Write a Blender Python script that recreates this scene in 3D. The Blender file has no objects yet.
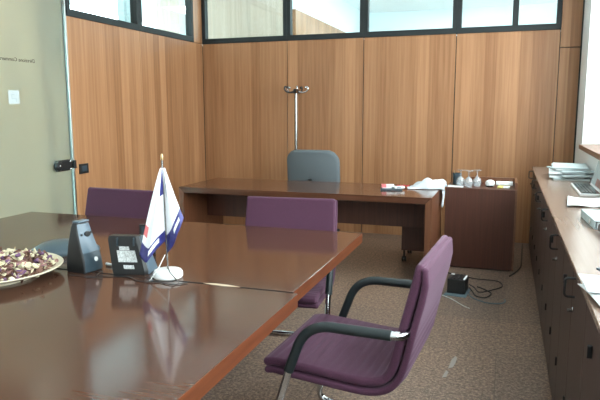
import bpy, bmesh, math, random
from math import sin, cos, pi, radians
from mathutils import Vector, Matrix
random.seed(7)
SC = bpy.context.scene
COL = SC.collection
V = Vector

# ------------------------------------------------------------------ materials
def new_mat(name):
    m = bpy.data.materials.new(name); m.use_nodes = True
    nt = m.node_tree; nt.nodes.clear()
    out = nt.nodes.new('ShaderNodeOutputMaterial')
    return m, nt, out
def L(nt, a, b): nt.links.new(a, b)
def principled(nt, out, col, rough=.5, **kw):
    b = nt.nodes.new('ShaderNodeBsdfPrincipled')
    b.inputs['Base Color'].default_value = (*col, 1); b.inputs['Roughness'].default_value = rough
    for k, v in kw.items(): b.inputs[k].default_value = v
    L(nt, b.outputs[0], out.inputs[0]); return b
def noise(nt, vec, scale, detail=4, rough=.5):
    n = nt.nodes.new('ShaderNodeTexNoise'); n.inputs['Scale'].default_value = scale
    n.inputs['Detail'].default_value = detail; n.inputs['Roughness'].default_value = rough
    if vec is not None: L(nt, vec, n.inputs['Vector'])
    return n
def ramp(nt, fac, stops):
    r = nt.nodes.new('ShaderNodeValToRGB'); e = r.color_ramp.elements
    while len(e) < len(stops): e.new(.5)
    for el, (p, c) in zip(e, stops): el.position = p; el.color = (*c, 1)
    L(nt, fac, r.inputs[0]); return r
def objcoord(nt, scale=(1, 1, 1)):
    t = nt.nodes.new('ShaderNodeTexCoord'); m = nt.nodes.new('ShaderNodeMapping')
    m.inputs['Scale'].default_value = scale; L(nt, t.outputs['Object'], m.inputs['Vector']); return m.outputs[0]
def plain(name, col, rough=.5, bump=0, var=.0, vscale=20, **kw):
    m, nt, out = new_mat(name); b = principled(nt, out, col, rough, **kw)
    if var:
        n = noise(nt, objcoord(nt), vscale)
        r = ramp(nt, n.outputs['Fac'], [(.3, tuple(c*(1-var) for c in col)), (.7, tuple(min(1, c*(1+var)) for c in col))])
        L(nt, r.outputs[0], b.inputs['Base Color'])
    if bump:
        n = noise(nt, objcoord(nt), 350, 2); bp = nt.nodes.new('ShaderNodeBump'); bp.inputs['Strength'].default_value = bump
        bp.inputs['Distance'].default_value = .002
        L(nt, n.outputs['Fac'], bp.inputs['Height']); L(nt, bp.outputs[0], b.inputs['Normal'])
    return m
def wood(name, c_dark, c_light, rough=.3, grain=(45, 45, 1.6), strip=0, coat=0, contrast=1., spec=.5):
    """veneer: long grain along the axis with the small scale, optional vertical strips of differing tone"""
    m, nt, out = new_mat(name); b = principled(nt, out, c_light, rough)
    b.inputs['Specular IOR Level'].default_value = spec
    if coat: b.inputs['Coat Weight'].default_value = coat; b.inputs['Coat Roughness'].default_value = .06
    vec = objcoord(nt, grain)
    n = noise(nt, vec, 1, 6, .62)
    fac = n.outputs['Fac']
    if strip:
        t = nt.nodes.new('ShaderNodeTexCoord'); s = nt.nodes.new('ShaderNodeSeparateXYZ'); L(nt, t.outputs['Object'], s.inputs[0])
        a = nt.nodes.new('ShaderNodeMath'); a.operation = 'ADD'; L(nt, s.outputs[0], a.inputs[0]); L(nt, s.outputs[1], a.inputs[1])
        wob = noise(nt, objcoord(nt, (3, 3, .25)), 1, 2)
        w2 = nt.nodes.new('ShaderNodeMath'); w2.operation = 'MULTIPLY_ADD'; L(nt, wob.outputs['Fac'], w2.inputs[0]); w2.inputs[1].default_value = .03; L(nt, a.outputs[0], w2.inputs[2])
        d = nt.nodes.new('ShaderNodeMath'); d.operation = 'DIVIDE'; L(nt, w2.outputs[0], d.inputs[0]); d.inputs[1].default_value = strip
        f = nt.nodes.new('ShaderNodeMath'); f.operation = 'FLOOR'; L(nt, d.outputs[0], f.inputs[0])
        wn = nt.nodes.new('ShaderNodeTexWhiteNoise'); wn.noise_dimensions = '1D'; L(nt, f.outputs[0], wn.inputs['W'])
        mx = nt.nodes.new('ShaderNodeMath'); mx.operation = 'MULTIPLY_ADD'; L(nt, wn.outputs['Value'], mx.inputs[0]); mx.inputs[1].default_value = .42
        sc = nt.nodes.new('ShaderNodeMath'); sc.operation = 'MULTIPLY_ADD'; L(nt, fac, sc.inputs[0]); sc.inputs[1].default_value = 1; sc.inputs[2].default_value = -.21
        L(nt, sc.outputs[0], mx.inputs[2]); fac = mx.outputs[0]
    lo, hi = .5-.22/contrast, .5+.22/contrast
    r = ramp(nt, fac, [(lo, c_dark), (hi, c_light)])
    L(nt, r.outputs[0], b.inputs['Base Color'])
    return m

M = {}
M['wall_wood'] = wood('wall_veneer', (.25, .113, .049), (.425, .218, .106), .36, (34, 34, .9), strip=.118, spec=.4, contrast=.8)
M['table_top'] = wood('mahogany_gloss', (.058, .024, .014), (.082, .036, .022), .11, (1.6, 60, 60), spec=.42)
M['table_edge'] = wood('edge_banding', (.085, .022, .008), (.155, .045, .016), .36, (3, 3, 60))
M['desk_top'] = wood('desk_veneer', (.055, .021, .011), (.115, .046, .025), .15, (1.6, 60, 60), spec=.5)
M['desk_side'] = wood('desk_side_veneer', (.09, .033, .015), (.17, .066, .032), .3, (60, 60, 1.6))
M['dark_wood'] = wood('dark_veneer', (.044, .012, .006), (.082, .026, .014), .42, (60, 60, 1.6))
M['cred_wood'] = wood('sideboard_veneer', (.028, .014, .010), (.058, .031, .023), .48, (60, 60, 1.6))
M['cred_top'] = wood('sideboard_top_veneer', (.195, .135, .102), (.235, .163, .124), .24, (60, 1.6, 60), spec=.5)
M['sill_wood'] = wood('sill_veneer', (.12, .055, .03), (.22, .11, .065), .4, (50, 2, 50))
M['beige_panel'] = wood('beige_panel', (.34, .25, .19), (.46, .36, .28), .5, (30, 30, 1))
M['frame'] = plain('window_frame_paint', (.006, .011, .012), .6)
M['white_wall'] = plain('white_wall_paint', (.74, .76, .75), .7, bump=.05)
M['grey_wall'] = plain('far_wall_paint', (.68, .76, .78), .7)
M['ceiling'] = plain('ceiling_paint', (.80, .81, .80), .8)
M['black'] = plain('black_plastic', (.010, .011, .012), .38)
M['black_soft'] = plain('black_foam', (.010, .017, .019), .42)
M['rubber'] = plain('black_rubber', (.012, .012, .013), .6)
M['chrome'] = plain('chrome', (.62, .64, .66), .12, Metallic=1.)
M['dark_steel'] = plain('dark_steel', (.30, .30, .29), .24, Metallic=1.)
M['steel'] = plain('brushed_steel', (.5, .5, .48), .3, Metallic=1.)
M['white_pl'] = plain('white_plastic', (.72, .74, .74), .35)
M['paper'] = plain('white_paper', (.80, .83, .84), .7, var=.03)
M['grey_paper'] = plain('grey_paper', (.40, .47, .48), .7, var=.1)
M['blue_grey'] = plain('blue_grey_plastic', (.075, .115, .15), .35)
M['blue_dark'] = plain('slate_plastic', (.028, .046, .060), .4)
M['screen'] = plain('dark_screen', (.012, .03, .032), .15)
M['red'] = plain('red_paper', (.45, .02, .03), .5)
M['pink'] = plain('red_printed_card', (.66, .17, .18), .5)
M['yellow'] = plain('yellow_card', (.62, .58, .18), .55)
M['flag_white'] = plain('white_satin', (.80, .83, .86), .45, var=.03, vscale=9)
M['flag_blue'] = plain('blue_satin', (.030, .032, .17), .45, var=.35, vscale=60)
M['cream'] = plain('cream_ceramic', (.66, .60, .46), .22)
M['office_blue'] = plain('blue_grey_fabric', (.105, .125, .135), .85, bump=.3)
M['cord'] = plain('cord_black', (.012, .014, .016), .5)
M['cord_blue'] = plain('blue_grey_board', (.10, .15, .18), .45)
M['sticker'] = plain('sticker_paper', (.55, .58, .58), .6, var=.35, vscale=160)
M['brass'] = plain('worn_brass', (.50, .36, .20), .35, Metallic=1.)
M['lettering'] = plain('grey_lettering', (.035, .04, .04), .6)
M['streak'] = plain('white_streak', (.33, .31, .29), .7)
M['chip'] = plain('pale_chipboard', (.42, .34, .25), .8)
M['pot_cream'] = plain('petal_cream', (.62, .56, .38), .7, var=.2)
M['pot_brown'] = plain('petal_brown', (.12, .055, .035), .75, var=.4, vscale=40)
M['pot_purple'] = plain('petal_purple', (.16, .08, .16), .75, var=.3, vscale=40)
M['pot_pink'] = plain('petal_pink', (.30, .16, .14), .75, var=.3, vscale=40)

def fabric(name, col, tint):
    m, nt, out = new_mat(name); b = principled(nt, out, col, .85)
    b.inputs['Sheen Weight'].default_value = .15; b.inputs['Sheen Roughness'].default_value = .45
    b.inputs['Sheen Tint'].default_value = (*tint, 1)
    n = noise(nt, objcoord(nt), 240, 2); r = ramp(nt, n.outputs['Fac'], [(.3, tuple(c*.8 for c in col)), (.7, tuple(c*1.2 for c in col))])
    L(nt, r.outputs[0], b.inputs['Base Color'])
    bp = nt.nodes.new('ShaderNodeBump'); bp.inputs['Strength'].default_value = .25; bp.inputs['Distance'].default_value = .0015
    L(nt, n.outputs['Fac'], bp.inputs['Height']); L(nt, bp.outputs[0], b.inputs['Normal'])
    return m
M['purple'] = fabric('purple_wool', (.057, .0145, .038), (.85, .62, .80))

def glass(name, tint=(.97, 1, .99), refl=1.):
    m, nt, out = new_mat(name)
    tr = nt.nodes.new('ShaderNodeBsdfTransparent'); tr.inputs[0].default_value = (*tint, 1)
    gl = nt.nodes.new('ShaderNodeBsdfGlossy'); gl.inputs['Roughness'].default_value = .02
    lw = nt.nodes.new('ShaderNodeLayerWeight'); lw.inputs['Blend'].default_value = .5
    pw = nt.nodes.new('ShaderNodeMath'); pw.operation = 'POWER'; L(nt, lw.outputs['Facing'], pw.inputs[0]); pw.inputs[1].default_value = 4.5
    fr = nt.nodes.new('ShaderNodeMath'); fr.operation = 'MULTIPLY_ADD'; L(nt, pw.outputs[0], fr.inputs[0]); fr.inputs[1].default_value = .9; fr.inputs[2].default_value = .05
    mx = nt.nodes.new('ShaderNodeMixShader')
    L(nt, fr.outputs[0], mx.inputs[0]); L(nt, tr.outputs[0], mx.inputs[1]); L(nt, gl.outputs[0], mx.inputs[2]); L(nt, mx.outputs[0], out.inputs[0])
    return m
M['pane'] = glass('window_glass')
M['pane_green'] = glass('partition_glass', (.86, .95, .95))
M['drink_glass'] = glass('drinking_glass', (.93, .95, .96))
def hazy(m):
    nt = m.node_tree; out = nt.nodes['Material Output']; src = out.inputs[0].links[0].from_socket
    d = nt.nodes.new('ShaderNodeBsdfPrincipled'); d.inputs['Base Color'].default_value = (.75, .78, .8, 1); d.inputs['Roughness'].default_value = .1
    x = nt.nodes.new('ShaderNodeMixShader'); x.inputs[0].default_value = .2
    L(nt, src, x.inputs[1]); L(nt, d.outputs[0], x.inputs[2]); L(nt, x.outputs[0], out.inputs[0])
hazy(M['drink_glass'])
def frosted():
    m, nt, out = new_mat('frosted_glass')
    rf = nt.nodes.new('ShaderNodeBsdfRefraction'); rf.inputs['Color'].default_value = (.64, .775, .75, 1)
    rf.inputs['Roughness'].default_value = .42; rf.inputs['IOR'].default_value = 1.2
    df = nt.nodes.new('ShaderNodeBsdfPrincipled'); df.inputs['Base Color'].default_value = (.345, .39, .37, 1); df.inputs['Roughness'].default_value = .28
    mx = nt.nodes.new('ShaderNodeMixShader'); mx.inputs[0].default_value = .26
    L(nt, rf.outputs[0], mx.inputs[1]); L(nt, df.outputs[0], mx.inputs[2]); L(nt, mx.outputs[0], out.inputs[0])
    return m
M['frosted'] = frosted()
def bag_mat():
    m, nt, out = new_mat('thin_white_bag')
    b = principled(nt, out, (.74, .80, .84), .35)
    tl = nt.nodes.new('ShaderNodeBsdfTranslucent'); tl.inputs[0].default_value = (.7, .78, .84, 1)
    mx = nt.nodes.new('ShaderNodeMixShader'); mx.inputs[0].default_value = .3
    L(nt, b.outputs[0], mx.inputs[1]); L(nt, tl.outputs[0], mx.inputs[2]); L(nt, mx.outputs[0], out.inputs[0]); return m
M['bag'] = bag_mat()
def granite():
    m, nt, out = new_mat('speckled_stone_tiles'); b = principled(nt, out, (.2, .17, .14), .42)
    v = objcoord(nt)
    n1 = noise(nt, v, 62, 3, .8); n2 = noise(nt, v, 26, 4, .75); n3 = noise(nt, v, 1.3, 2)
    r1 = ramp(nt, n1.outputs['Fac'], [(.40, (.032, .022, .018)), (.5, (.155, .106, .080)), (.60, (.36, .268, .212))])
    r2 = ramp(nt, n2.outputs['Fac'], [(.40, (.075, .047, .035)), (.60, (.225, .157, .119))])
    mx = nt.nodes.new('ShaderNodeMix'); mx.data_type = 'RGBA'; mx.inputs[0].default_value = .42
    L(nt, r1.outputs[0], mx.inputs[6]); L(nt, r2.outputs[0], mx.inputs[7])
    # tiles: slight tone per tile, thin joints
    br = nt.nodes.new('ShaderNodeTexBrick'); br.offset = .5; br.inputs['Scale'].default_value = 1
    br.inputs['Brick Width'].default_value = .6; br.inputs['Row Height'].default_value = .6; br.inputs['Mortar Size'].default_value = .0025
    br.inputs['Color1'].default_value = (.84, .83, .82, 1); br.inputs['Color2'].default_value = (1.2, 1.14, 1.06, 1); br.inputs['Mortar'].default_value = (.62, .6, .58, 1)
    L(nt, v, br.inputs['Vector'])
    mu = nt.nodes.new('ShaderNodeMix'); mu.data_type = 'RGBA'; mu.blend_type = 'MULTIPLY'; mu.inputs[0].default_value = 1
    L(nt, mx.outputs[2], mu.inputs[6]); L(nt, br.outputs['Color'], mu.inputs[7])
    L(nt, mu.outputs[2], b.inputs['Base Color'])
    return m
M['floor'] = granite()

# ------------------------------------------------------------------ mesh helpers
def bm_new(): return bmesh.new()
def box(bm, x0, x1, y0, y1, z0, z1, bev=0, seg=2, mi=0, mat=None):
    r = bmesh.ops.create_cube(bm, size=1); vs = r['verts']
    for v in vs:
        v.co = V(((x0+x1)/2+v.co.x*(x1-x0), (y0+y1)/2+v.co.y*(y1-y0), (z0+z1)/2+v.co.z*(z1-z0)))
        if mat is not None: v.co = mat @ v.co
    fs = set(f for v in vs for f in v.link_faces)
    for f in fs: f.material_index = mi
    if bev:
        es = set(e for v in vs for e in v.link_edges)
        bmesh.ops.bevel(bm, geom=list(es), offset=bev, segments=seg, profile=.5, affect='EDGES')
def loft(bm, rings, mi=0, cap=True, closed=True):
    prev = None; first = None
    for R in rings:
        vs = [bm.verts.new(c) for c in R]
        if prev:
            n = len(vs)
            for i in range(n if closed else n-1):
                j = (i+1) % n
                try:
                    f = bm.faces.new((prev[i], prev[j], vs[j], vs[i])); f.material_index = mi
                except ValueError: pass
        else: first = vs
        prev = vs
    if cap and closed:
        for vs in (first[::-1], prev):
            try: f = bm.faces.new(vs); f.material_index = mi
            except ValueError: pass
def smooth_path(pts, n=10):
    pts = [V(p) for p in pts]; out = []
    P = [pts[0]*2-pts[1]]+pts+[pts[-1]*2-pts[-2]]
    for i in range(1, len(P)-2):
        for k in range(n):
            t = k/n; a, b, c, d = P[i-1], P[i], P[i+1], P[i+2]
            out.append(.5*((2*b)+(c-a)*t+(2*a-5*b+4*c-d)*t*t+(3*b-a-3*c+d)*t**3))
    out.append(pts[-1]); return out
def fillet(pts, r, n=7):
    pts = [V(p) for p in pts]; out = [pts[0]]
    for i in range(1, len(pts)-1):
        a = (pts[i-1]-pts[i]); b = (pts[i+1]-pts[i]); rr = min(r, a.length*.49, b.length*.49)
        p0 = pts[i]+a.normalized()*rr; p1 = pts[i]+b.normalized()*rr
        for k in range(n+1):
            t = k/n; out.append(p0*(1-t)**2+pts[i]*2*t*(1-t)+p1*t*t)
    out.append(pts[-1]); return out
def tube(bm, path, r, seg=12, mi=0):
    path = [V(p) for p in path]; rings = []; nrm = None
    for i, p in enumerate(path):
        t = (path[min(i+1, len(path)-1)]-path[max(i-1, 0)]).normalized()
        if nrm is None:
            nrm = t.orthogonal().normalized()
        else:
            nrm = (nrm-t*nrm.dot(t))
            nrm = nrm.normalized() if nrm.length > 1e-6 else t.orthogonal().normalized()
        b = t.cross(nrm); rr = r(i/(len(path)-1)) if callable(r) else r
        rings.append([p+nrm*cos(2*pi*k/seg)*rr+b*sin(2*pi*k/seg)*rr for k in range(seg)])
    loft(bm, rings, mi)
def lathe(bm, prof, seg=28, c=(0, 0, 0), mi=0, cap=True):
    loft(bm, [[V((c[0]+max(r, .0004)*cos(2*pi*k/seg), c[1]+max(r, .0004)*sin(2*pi*k/seg), c[2]+z)) for k in range(seg)] for r, z in prof], mi, cap)
def prism(bm, poly, axis, a, b, mi=0, bev=0):
    """extrude a 2-D polygon; axis 'x': poly is (y,z); 'y': (x,z); 'z': (x,y)"""
    def mk(p, d):
        return V((d, p[0], p[1])) if axis == 'x' else V((p[0], d, p[1])) if axis == 'y' else V((p[0], p[1], d))
    A = [bm.verts.new(mk(p, a)) for p in poly]; B = [bm.verts.new(mk(p, b)) for p in poly]
    n = len(poly); fs = [bm.faces.new(A[::-1]), bm.faces.new(B)]
    for i in range(n): fs.append(bm.faces.new((A[i], A[(i+1) % n], B[(i+1) % n], B[i])))
    for f in fs: f.material_index = mi
    if bev: bmesh.ops.bevel(bm, geom=list(set(e for f in fs for e in f.edges)), offset=bev, segments=2, profile=.5, affect='EDGES')
def sphere(bm, c, r, sx=1, sy=1, sz=1, u=14, v=10, mi=0):
    q = bmesh.ops.create_uvsphere(bm, u_segments=u, v_segments=v, radius=r)
    for x in q['verts']:
        x.co = V((c[0]+x.co.x*sx, c[1]+x.co.y*sy, c[2]+x.co.z*sz))
        for f in x.link_faces: f.material_index = mi
    return [x for x in q['verts'] if x.is_valid]
def build(name, bm, mats, parent=None, loc=None, smooth=True, ang=38):
    bmesh.ops.recalc_face_normals(bm, faces=bm.faces)
    me = bpy.data.meshes.new(name); bm.to_mesh(me); bm.free()
    for m in (mats if isinstance(mats, (list, tuple)) else [mats]): me.materials.append(M[m] if isinstance(m, str) else m)
    o = bpy.data.objects.new(name, me); COL.objects.link(o)
    if parent: o.parent = parent
    if loc is not None: o.location = loc
    if smooth:
        for p in me.polygons: p.use_smooth = True
        try: me.set_sharp_from_angle(angle=radians(ang))
        except Exception: pass
        if ang <= 50:
            wn = o.modifiers.new('wn', 'WEIGHTED_NORMAL'); wn.keep_sharp = True; wn.weight = 90
    return o
def tag(o, label, cat, group=None, kind=None):
    o['label'] = label; o['category'] = cat
    if group: o['group'] = group
    if kind: o['kind'] = kind
    return o
def thing(name, label, cat, loc=(0, 0, 0), rz=0, group=None):
    o = bpy.data.objects.new(name, None); COL.objects.link(o); o.empty_display_size = .1
    o.location = loc; o.rotation_euler = (0, 0, rz); return tag(o, label, cat, group)
def struct(name, bm, mats, label, cat, parent=None, **kw):
    o = build(name, bm, mats, parent, **kw)
    if not parent: tag(o, label, cat, kind='structure')
    return o
def dup(root, loc, rz, label):
    r = root.copy(); COL.objects.link(r); r.location = loc; r.rotation_euler = (0, 0, rz); r['label'] = label
    for ch in list(root.children):
        c = ch.copy(); COL.objects.link(c); c.parent = r
        for g in list(ch.children):
            d = g.copy(); COL.objects.link(d); d.parent = c
    return r

# ------------------------------------------------------------------ dimensions
XL, XR, YB, YF, ZC = -3.626, .680, 6.851, -2.6, 3.05
SILL = 2.25         # bottom of the upper window band

# ------------------------------------------------------------------ room shell
bm = bm_new(); box(bm, XL-.1, XR+.3, YF-.1, YB+.1, -.08, 0); struct('floor', bm, 'floor', 'brown speckled stone tile floor of the office', 'floor')
bm = bm_new(); box(bm, XL-.1, XR+.3, YF-.1, YB+.1, ZC, ZC+.1); struct('ceiling', bm, 'ceiling', 'white office ceiling', 'ceiling')
bm = bm_new(); box(bm, XL-.1, XR+.3, YF-.12, YF, 0, ZC); struct('wall_front', bm, 'white_wall', 'white wall facing the wood panelled wall', 'wall')

# back wall: wood panels with narrow dark joints, band of framed windows above
XS = [XL, -2.508, -1.582, -.562, .474, XR-.012]
bm = bm_new()
box(bm, XL-.1, XR+.02, YB+.02, YB+.10, 0, SILL-.02, mi=1)
for i in range(4): box(bm, XS[i]+.0045, XS[i+1]-.0045, YB, YB+.03, 0, SILL, .0015, 1)
box(bm, XS[4]+.003, XS[5]-.002, YB, YB+.03, 0, 2.066, .0015, 1)
box(bm, XS[4]+.003, XS[5]-.002, YB, YB+.03, 2.074, ZC, .0015, 1)
box(bm, XS[4]+.003, XR+.02, YB+.02, YB+.10, 0, ZC, mi=1)
box(bm, XS[5]-.002, XR+.002, YB-.004, YB+.03, 0, ZC, mi=1)
struct('wall_back', bm, ['wall_wood', 'frame'], 'wood veneer panelled wall behind the desk', 'wall')
def window_along_x(n, x0, x1, y, z0, z1, lab, extra=None):
    bm = bm_new(); t = .062
    box(bm, x0, x1, y-.012, y+.07, z0, z0+t, .002, 1); box(bm, x0, x1, y-.012, y+.07, z1-t, z1, .002, 1)
    box(bm, x0, x0+t*.75, y-.012, y+.07, z0+t, z1-t, .002, 1); box(bm, x1-t*.75, x1, y-.012, y+.07, z0+t, z1-t, .002, 1)
    if extra: box(bm, extra-.03, extra+.03, y+.0, y+.06, z0+t, z1-t, .002, 1)
    w = struct('window_%d' % n, bm, 'frame', lab, 'window')
    bm = bm_new(); box(bm, x0+t*.6, x1-t*.6, y+.026, y+.030, z0+t*.8, z1-t*.8); build('pane', bm, 'pane_green', w, smooth=False)
labs = ['dark framed upper window over the wood wall nearest the left corner', 'dark framed upper window above the coat stand',
        'dark framed upper window above the middle of the desk', 'dark framed upper window with a mullion above the low cabinet']
for i in range(4): window_along_x(i+1, XS[i]+(.002 if i == 0 else 0), XS[i+1], YB, SILL, ZC, labs[i], extra=(.03 if i == 3 else None))

# left wall: wood panels, upper windows, corner post
YD = 4.372     # edge of the glass door
YS = [YD+.02, 5.487, YB-.26, YB]
bm = bm_new()
box(bm, XL-.10, XL-.03, YD+.02, YB+.02, 0, SILL, mi=1)
box(bm, XL-.03, XL, YS[0], YS[1]-.003, 0, SILL, .0015, 1)
box(bm, XL-.03, XL, YS[1]+.003, YB-.004, 0, SILL, .0015, 1)
box(bm, XL-.10, XL, YB-.235, YB-.004, SILL+.003, ZC, .0015, 1)
box(bm, XL-.10, XL, YF, 2.9, 0, ZC, mi=2)
struct('wall_left', bm, ['wall_wood', 'frame', 'white_wall'], 'wood veneer panelled wall beside the frosted glass door', 'wall')
def window_along_y(n, y0, y1, x, z0, z1, lab):
    bm = bm_new(); t = .062
    box(bm, x-.07, x+.012, y0, y1, z0, z0+t, .002, 1); box(bm, x-.07, x+.012, y0, y1, z1-t, z1, .002, 1)
    box(bm, x-.07, x+.012, y0, y0+t*.75, z0+t, z1-t, .002, 1); box(bm, x-.07, x+.012, y1-t*.75, y1, z0+t, z1-t, .002, 1)
    w = struct('window_%d' % n, bm, 'frame', lab, 'window')
    bm = bm_new(); box(bm, x-.03, x-.026, y0+t*.6, y1-t*.6, z0+t*.8, z1-t*.8); build('pane', bm, 'pane_green', w, smooth=False)
window_along_y(5, YD+.02, 5.487, XL, SILL, ZC, 'dark framed upper window next to the glass door')
window_along_y(6, 5.487, YB-.235, XL, SILL, ZC, 'dark framed upper window between the corner post and its twin')

# frosted glass door and glazed screen
bm = bm_new(); box(bm, XL-.028, XL-.016, 3.40, YD, .01, 2.98)
d = struct('door_1', bm, 'frosted', 'frosted glass door left of the wood panelled wall', 'door', smooth=False)
bm = bm_new(); box(bm, XL-.034, XL+.004, YD, YD+.018, 0, 2.98, .002, 1); build('door_edge_strip', bm, 'steel', d)
bm = bm_new()
box(bm, XL-.045, XL+.022, 4.165, 4.335, .925, 1.020, .012, 3)
lathe(bm, [(.0, 0), (.036, 0), (.040, .008), (.040, .03), (.03, .042), (.0, .044)], 24)
vs = [v for v in bm.verts if abs(v.co.x) < .05 and abs(v.co.y) < .05]
for v in vs: v.co = V((XL+.012+v.co.z, 4.150+v.co.x, .975+v.co.y))
lk = build('door_lock', bm, 'black', d)
bm = bm_new()
for zz in (.938, 1.005): sphere(bm, (XL+.020, 4.318, zz), .012, .6)
sphere(bm, (XL+.056, 4.145, .978), .009, .5); build('lock_screw', bm, 'chrome', lk)
bm = bm_new(); box(bm, XL-.03, XL+.014, YD+.0, YD+.03, .935, 1.01, .004, 2); build('strike_plate', bm, 'black', d)
cu = bpy.data.curves.new('t', 'FONT'); cu.body = 'Direzione Commerciale'; cu.size = .040; cu.extrude = .0006; cu.align_x = 'LEFT'
to = bpy.data.objects.new('t', cu); COL.objects.link(to); bpy.context.view_layer.update()
tm = bpy.data.meshes.new_from_object(to.evaluated_get(bpy.context.evaluated_depsgraph_get())); bpy.data.objects.remove(to)
wmax = max(v.co.x for v in tm.vertices)
for v in tm.vertices: v.co = V((XL-.0145-v.co.z, 4.005-v.co.x*.395/wmax*1.06, 1.826+v.co.y))
tm.materials.append(M['lettering']); o = bpy.data.objects.new('door_lettering', tm); COL.objects.link(o); o.parent = d
M['notice'] = plain('pale_notice', (.48, .54, .54), .6)
bm = bm_new(); box(bm, XL-.0155, XL-.014, 3.705, 3.815, 1.497, 1.602, 0)
box(bm, XL-.0140, XL-.0135, 3.735, 3.765, 1.565, 1.572, mi=1); box(bm, XL-.0140, XL-.0135, 3.735, 3.742, 1.54, 1.57, mi=1)
box(bm, XL-.0140, XL-.0135, 3.735, 3.785, 1.535, 1.542, mi=1); box(bm, XL-.0140, XL-.0135, 3.778, 3.785, 1.512, 1.54, mi=1)
build('door_notice', bm, ['notice', 'grey_paper'], d, smooth=False)
bm = bm_new(); box(bm, XL-.028, XL-.016, 2.9, 3.39, .01, 2.98); w = struct('window_7', bm, 'frosted', 'frosted glazed side screen beside the glass door', 'window', smooth=False)

# right wall with the long window
WY0, WY1, WZ0 = -1.9, 6.27, 1.112
bm = bm_new()
box(bm, XR, XR+.36, YF, YB+.1, 0, WZ0)
box(bm, XR, XR+.36, WY1, YB+.1, WZ0, ZC)
box(bm, XR, XR+.36, YF, WY0, WZ0, ZC)
box(bm, XR, XR+.36, WY0, WY1, 2.88, ZC)
struct('wall_right', bm, 'white_wall', 'white window wall beside the long sideboard', 'wall', smooth=False)
bm = bm_new()
fy = [WY0+.03, .35, 2.25, 4.25, WY1-.03]
for y in fy: box(bm, XR+.21, XR+.26, y-.03, y+.03, WZ0, 2.88, .003, 1)
box(bm, XR+.21, XR+.26, WY0, WY1, WZ0, WZ0+.05, .003, 1); box(bm, XR+.21, XR+.26, WY0, WY1, 2.83, 2.88, .003, 1)
w = struct('window_8', bm, 'white_pl', 'long bright daylight window over the sideboard', 'window')
bm = bm_new(); box(bm, XR+.232, XR+.238, WY0+.03, WY1-.03, WZ0+.04, 2.84); build('pane', bm, 'pane', w, smooth=False)
bm = bm_new(); box(bm, XR-.028, XR+.209, WY0+.002, 6.268, WZ0-.04, WZ0+.004, .004, 2)
struct('trim_1', bm, 'sill_wood', 'brown wood window sill above the sideboard', 'window sill')

# rooms seen through the upper windows
bm = bm_new(); box(bm, -9.0, XL-.1, YF, 13.2, -.1, 0); box(bm, XL-.1, 3.2, YB+.1, 13.2, -.1, 0); struct('floor_beyond', bm, 'grey_wall', 'pale floor beyond the glazed partitions', 'floor', smooth=False)
bm = bm_new(); box(bm, XL-.105, 3.2, YB+.11, 13.2, 3.5, 3.6); box(bm, -8.25, XL-.105, YF, 13.2, 3.5, 3.6); struct('ceiling_beyond', bm, 'ceiling', 'white ceiling beyond the glazed partitions', 'ceiling', smooth=False)
bm = bm_new(); box(bm, -9.1, -9.0, YF, 13.3, 0, 3.5); box(bm, -9, 3.2, 13.2, 13.3, 0, 3.5); box(bm, 3.2, 3.3, YB+.1, 13.3, 0, 2.0); box(bm, 3.2, 3.3, YB+.1, 13.3, 2.5, 3.5); box(bm, -5.2, -3.05, 8.5, 13.2, 0, 3.5); box(bm, -9, XL-.11, YF-.1, YF, 0, 3.5)
struct('wall_beyond', bm, 'grey_wall', 'pale wall far beyond the glazed partitions', 'wall', smooth=False)
bm = bm_new(); box(bm, -5.2, -3.06, 8.35, 8.5, 0, 3.5, .002, 1); struct('partition_beyond', bm, 'beige_panel', 'beige panel seen through the upper window at the left corner', 'wall')
bm = bm_new(); box(bm, -3.06, -2.98, 8.52, 13.2, 0, 2.89, .002, 1); struct('partition_wood_beyond', bm, 'wall_wood', 'receding wood partition seen through the upper window above the coat stand', 'wall')
bm = bm_new(); box(bm, XL-1.5, XL-.03, 4.366, 4.42, 0, 3.3, .002, 1); box(bm, XL-.60, XL-.30, 2.6, 4.0, 2.42, 3.3, .002, 1); struct('partition_door_beyond', bm, 'wall_wood', 'wood panel standing behind the frosted glass door', 'wall')
bm = bm_new()
box(bm, -9, 3.2, 13.0, 13.2, 2.62, 2.70); box(bm, 1.9, 2.0, 9.3, 9.4, 0, 3.5); box(bm, -.65, -.2, 11.2, 13.2, 0, 2.83); box(bm, -.65, .6, 12.2, 13.2, 2.55, 2.74)
box(bm, -4.45, -4.36, 6.30, 6.56, 0, 3.4); box(bm, -4.45, -4.36, 7.75, 7.95, 0, 3.4)
struct('trim_beyond', bm, 'grey_paper', 'grey beams and posts of the room behind the wood wall', 'trim', smooth=False)

# ------------------------------------------------------------------ conference table (two glossy units)
def table_unit(loc, label, w, dpt, joint):
    t = thing('conference_table', label, 'table', loc)
    bm = bm_new(); box(bm, -w/2, w/2, -dpt/2, dpt/2, .684, .740, .003, 2)
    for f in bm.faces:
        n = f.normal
        f.material_index = 0 if abs(n.z) > .8 else 2 if n.y*joint > .3 else 1  # joint-side faces black: shade of the seam gap put into the colour
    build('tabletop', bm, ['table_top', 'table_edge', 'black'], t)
    for sx in (-1, 1):
        bm = bm_new(); yc = .25*joint; box(bm, sx*.38-.06, sx*.38+.06, yc-.12, yc+.12, .025, .683, .006, 2); lg = build('leg', bm, 'dark_wood', t)
        bm = bm_new(); box(bm, sx*.38-.10, sx*.38+.10, yc-.18, yc+.18, 0, .0245, .006, 2); build('foot', bm, 'black', lg)
    bm = bm_new(); box(bm, -.319, .319, yc-.015, yc+.015, .45, .683, .002, 1); build('crossbeam', bm, 'dark_wood', t)
    return t
tf = table_unit((-1.960, 2.7455, 0), 'glossy mahogany table unit beyond the joint, in front of two purple chair backs', 2.39, 1.197, -1)
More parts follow.
